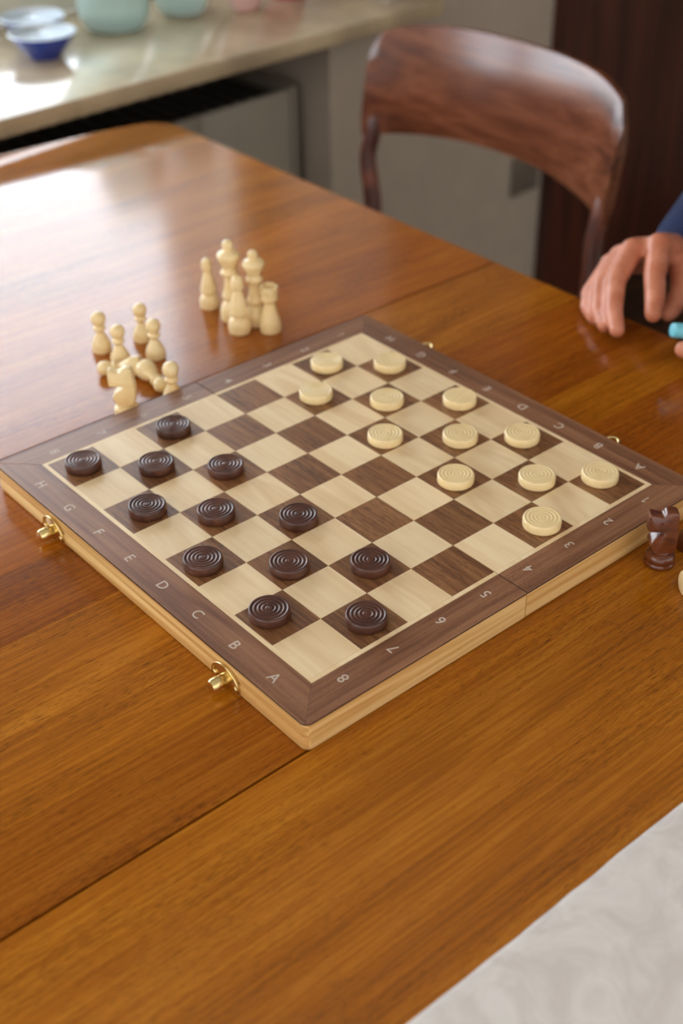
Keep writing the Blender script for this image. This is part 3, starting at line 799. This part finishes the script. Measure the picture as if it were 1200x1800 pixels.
def jarprof(r, h, t_=0.0035):
    return [(r*0.55,0),(r*0.8,0.004),(r*0.96,0.018),(r,0.04),(r,h*0.75),(r*0.9,h*0.85),(r*0.7,h*0.92),(r*0.7,h),(r*0.7-t_,h),(r*0.7-t_,h*0.92),(r*0.9-t_,h*0.84),(r-t_,h*0.74),(r-t_,0.042),(r*0.92-t_,0.022),(r*0.7,0.010),(0.0001,0.008)]
vessel('glass_jar', 203, 48, jarprof(0.059, 0.26), M_JAR, 'large pale green glass jar on the sill beside the blue bowls', 'jar')
vessel('glass_jar', 320, 22, jarprof(0.046, 0.22), M_JAR, 'smaller pale green glass jar on the sill, right of the large one', 'jar')
vessel('vase', 432, 16, [(0.018,0),(0.022,0.002),(0.028,0.02),(0.030,0.05),(0.024,0.09),(0.016,0.12),(0.019,0.135),(0.016,0.135),(0.012,0.12),(0.018,0.08),(0.02,0.03),(0.0001,0.01)], M_PINK, 'small pale pink vase on the sill right of the jars', 'vase')
vessel('plant_pot', 506, -8, [(0.030,0),(0.034,0.002),(0.042,0.05),(0.046,0.08),(0.048,0.085),(0.048,0.10),(0.044,0.10),(0.040,0.06),(0.03,0.03),(0.0001,0.02)], M_ROSE, 'rose pink pot at the top picture edge on the sill', 'pot')

# ------------------------------------------------------------------ person
def pt(u, v, d):      # world point at a measured pixel and depth
    return CAM + (AX*((u-600)/2271.88) - AY*((v-900)/2271.88) - AZ)*d
def blob(bm, chain, step=0.35):
    """overlapping spheres along a tapering chain of (point, radius)"""
    for (p, r), (q, s) in zip(chain[:-1], chain[1:]):
        p, q = Vector(p), Vector(q); n = max(1, int((q-p).length/(min(r, s)*step)))
        for k in range(n+1):
            t_ = k/n
            bmesh.ops.create_icosphere(bm, subdivisions=2, radius=r+(s-r)*t_, matrix=Matrix.Translation(p.lerp(q, t_)))
def fuse(name, bm, voxel, mat, parent, smooth_it=4, fac=0.5):
    me = bpy.data.meshes.new('raw'); bm.to_mesh(me); bm.free()
    o = bpy.data.objects.new('raw', me); C.objects.link(o)
    md = o.modifiers.new('r', 'REMESH'); md.mode = 'VOXEL'; md.voxel_size = voxel
    sm = o.modifiers.new('s', 'SMOOTH'); sm.factor = fac; sm.iterations = smooth_it
    dg = bpy.context.evaluated_depsgraph_get(); out = bpy.data.meshes.new_from_object(o.evaluated_get(dg))
    bpy.data.objects.remove(o); bpy.data.meshes.remove(me)
    return link(name, out, mat, parent, smooth=True)
ps = empty('person', (0.80, -0.02, 0))
bm = bmesh.new()
wr = pt(1196, 446, 1.355); el = Vector((0.915, 0.300, ZB+0.045)); sh = Vector((0.85, 0.165, 1.085))
def finger(ch, r0): return [(pt(*c[:3]), c[3]) for c in ch]
hand = [
 [(1112,440,1.318,.0125),(1082,494,1.292,.0105),(1078,546,1.268,.0095),(1084,580,1.252,.0080)],
 [(1090,450,1.332,.0115),(1056,502,1.306,.0095),(1052,546,1.286,.0086),(1061,572,1.272,.0075)],
 [(1072,464,1.344,.0105),(1035,514,1.322,.0085),(1032,540,1.306,.0078),(1043,560,1.296,.0068)],
 [(1158,432,1.312,.0130),(1150,486,1.286,.0115),(1151,524,1.268,.0108),(1148,552,1.256,.0092)],
 [(1198,470,1.33,.0140),(1196,508,1.31,.0115),(1184,540,1.30,.0100),(1174,552,1.295,.0085)]]
for f_ in hand: blob(bm, finger(f_, 0), 0.25)
for f_, r in zip(hand[:4], (.0135, .0125, .0115, .0140)):
    blob(bm, [(wr, 0.021), (pt(*f_[0][:3]), r)], 0.25)
blob(bm, [(wr, 0.021), (pt(1198, 470, 1.33), 0.015)], 0.25)
blob(bm, [(pt(1160, 440, 1.325), 0.0135), (pt(1085, 458, 1.34), 0.012)], 0.25)
fore = wr + (el-wr)*0.25
blob(bm, [(wr, 0.023), (fore, 0.027), (el, 0.038), (sh, 0.048)])
# left arm and hand holding the pen
pen_a = pt(1181, 580, 1.20); pen_d = (pt(1290, 590, 1.22)-pen_a).normalized()
lw = pen_a + pen_d*0.115 + Vector((0.03, -0.02, 0.012)); lel = Vector((0.87, -0.26, ZB+0.03)); lsh = Vector((0.85, -0.205, 1.085))
pm = pen_a + pen_d*0.06 + Vector((0.014, 0, 0.0))
for k, (a, b, r) in enumerate(((0.022, -0.012, .0088), (0.042, -0.014, .0088), (0.060, -0.016, .0084), (0.076, -0.018, .0075))):
    grip = pen_a + pen_d*a
    base = lw + (pen_a-lw)*0.42 + Vector((0.004, 0.004, 0.012)) + pen_d*(a-0.045)*0.8
    blob(bm, [(base, r+.002), (grip + Vector((0.016, 0.010, 0.012)), r+.0008), (grip + Vector((-0.002, 0.0, 0.016)) if k else grip + Vector((0.004, -0.004, 0.0165)), r), (grip + Vector((-0.006, -0.010, -0.012)), r-.0012)], 0.25)
    blob(bm, [(lw, 0.020), (base, r+.004)], 0.3)
blob(bm, [(lw, 0.019), (pen_a + pen_d*0.055 + Vector((0.004, -0.02, -0.010)), 0.011), (pen_a + pen_d*0.013 + Vector((0.0, -0.002, -0.0185)), 0.0088)], 0.25)
blob(bm, [(lw, 0.023), (lw+(lel-lw)*0.25, 0.027), (lel, 0.038), (lsh, 0.048)])
# trunk, neck, head, legs
hip = Vector((0.80, -0.02, 0.575)); nk = Vector((0.845, -0.02, 1.13)); hd = Vector((0.815, -0.02, 1.285))
blob(bm, [(hip + Vector((0, .07, 0)), .09), (hip + Vector((0.02, .06, .25)), .085), (Vector((0.84, .09, 1.03)), .075), (sh, .052)])
blob(bm, [(hip + Vector((0, -.07, 0)), .09), (hip + Vector((0.02, -.06, .25)), .085), (Vector((0.84, -.13, 1.03)), .075), (lsh, .052)])
blob(bm, [(hip + Vector((0, 0, .05)), .10), (hip + Vector((0.02, 0, .45)), .09), (nk, .055), (hd - Vector((-0.012, 0, .05)), .056)])
blob(bm, [(hd + Vector((0.012, 0, .035)), .078), (hd + Vector((-0.010, 0, -0.01)), .068), (hd + Vector((-0.026, 0, -.062)), .040)], 0.2)
blob(bm, [(hd + Vector((-0.080, 0, .004)), .007), (hd + Vector((-0.094, 0, -.022)), .0105)], 0.2)
for s in (-1, 1):
    blob(bm, [(hd + Vector((-0.092, s*.008, -.024)), .006), (hd + Vector((-0.086, s*.012, -.024)), .005)], 0.3)
    blob(bm, [(hd + Vector((0.014, s*.078, .018)), .010), (hd + Vector((0.006, s*.079, -.012)), .008)], 0.3)
    blob(bm, [(hd + Vector((-0.074, s*.030, .028)), .009), (hd + Vector((-0.070, s*.045, .026)), .007)], 0.3)
    blob(bm, [(hd + Vector((-0.066, s*.030, -.024)), .016), (hd + Vector((-0.050, s*.040, -.03)), .016)], 0.3)
    knee = Vector((0.40, -0.02+s*.115, 0.545)); ank = Vector((0.46, -0.02+s*.12, 0.09))
    blob(bm, [(hip + Vector((0, s*.085, -.02)), .074), (knee, .052), (Vector((0.45, -0.02+s*.118, 0.36)), .050), (ank, .034)])
blob(bm, [(hd + Vector((-0.076, -.020, -.050)), .0065), (hd + Vector((-0.079, 0, -.050)), .0075), (hd + Vector((-0.076, .020, -.050)), .0065)], 0.2)
blob(bm, [(hd + Vector((-0.073, -.016, -.060)), .0065), (hd + Vector((-0.076, 0, -.061)), .0075), (hd + Vector((-0.073, .016, -.060)), .0065)], 0.2)
fuse('body', bm, 0.0026, M_SKIN, ps, 5)
for s in (-1, 1):
    bm = bmesh.new(); bmesh.ops.create_icosphere(bm, subdivisions=3, radius=0.0118, matrix=Matrix.Translation(hd + Vector((-0.066, s*.031, .010))))
    e_ = fin('eye', bm, M_WHITE, ps, smooth=True)
    bm = bmesh.new(); bmesh.ops.create_icosphere(bm, subdivisions=2, radius=0.0055, matrix=Matrix.Translation(hd + Vector((-0.0735, s*.031, .009))))
    fin('iris', bm, M_HAIR, e_, smooth=True)
bm = bmesh.new()
blob(bm, [(hd + Vector((0.020, 0, .046)), .080), (hd + Vector((0.030, 0, .01)), .078), (hd + Vector((0.034, 0, -.03)), .058)], 0.2)
blob(bm, [(hd + Vector((-0.03, -.03, .075)), .040), (hd + Vector((-0.03, .03, .075)), .040)], 0.3)
fuse('hair', bm, 0.006, M_HAIR, ps, 3)
bm = bmesh.new()
cuff = wr - (el-wr)*0.02; cl = lw + (lel-lw)*0.10
blob(bm, [(cuff, 0.0310), (cuff+(el-cuff)*0.10, 0.038), (cuff+(el-cuff)*0.35, 0.042), (el, 0.052), (sh, 0.066)])
blob(bm, [(cl, 0.0290), (cl+(lel-cl)*0.25, 0.038), (lel, 0.050), (lsh, 0.066)])
blob(bm, [(hip + Vector((0, .07, 0)), .106), (hip + Vector((0.02, .06, .25)), .10), (Vector((0.84, .09, 1.03)), .088), (sh, .066)])
blob(bm, [(hip + Vector((0, -.07, 0)), .106), (hip + Vector((0.02, -.06, .25)), .10), (Vector((0.84, -.13, 1.03)), .088), (lsh, .066)])
blob(bm, [(hip + Vector((0, 0, .05)), .112), (hip + Vector((0.02, 0, .45)), .105), (nk - Vector((0, 0, .02)), .066)])
sw = fuse('sweater', bm, 0.006, M_NAVY, ps, 3)
sw['label'] = 'navy blue knitted sweater with long sleeves'
bm = bmesh.new()
for s in (-1, 1):
    knee = Vector((0.40, -0.02+s*.115, 0.545)); ank = Vector((0.46, -0.02+s*.12, 0.12))
    blob(bm, [(hip + Vector((0, s*.075, -.015)), .090), (knee, .062), (Vector((0.45, -0.02+s*.118, 0.36)), .060), (ank, .050)])
fuse('trousers', bm, 0.007, M_BLACK, ps, 3)
for s in (-1, 1):
    bm = bmesh.new(); yy = -0.02+s*.12
    blob(bm, [((0.48, yy, 0.045), .042), ((0.40, yy, 0.042), .040), ((0.30, yy, 0.034), .032)])
    fuse('shoe', bm, 0.005, M_SHOE, ps, 3)
tag(ps, 'person in a navy sweater reaching a hand over the right table edge', 'person')
# pen
pn = empty('marker_pen', tuple(pen_a))
Mx = Matrix.Translation(pen_a) @ pen_d.to_track_quat('Z', 'Y').to_matrix().to_4x4()
bm = bmesh.new(); lathe(bm, [(0.0052, 0), (0.0064, 0.0006), (0.0070, 0.002), (0.0070, 0.035), (0.0066, 0.036)], 24, Mx); fin('cap', bm, M_PEN, pn, auto=40)
bm = bmesh.new(); lathe(bm, [(0.0062, 0.0361), (0.0062, 0.115), (0.0050, 0.118), (0.0001, 0.1185)], 24, Mx); fin('barrel', bm, M_PEN, pn, auto=40)
tag(pn, 'light blue pen held in the hand at the right picture edge', 'pen')
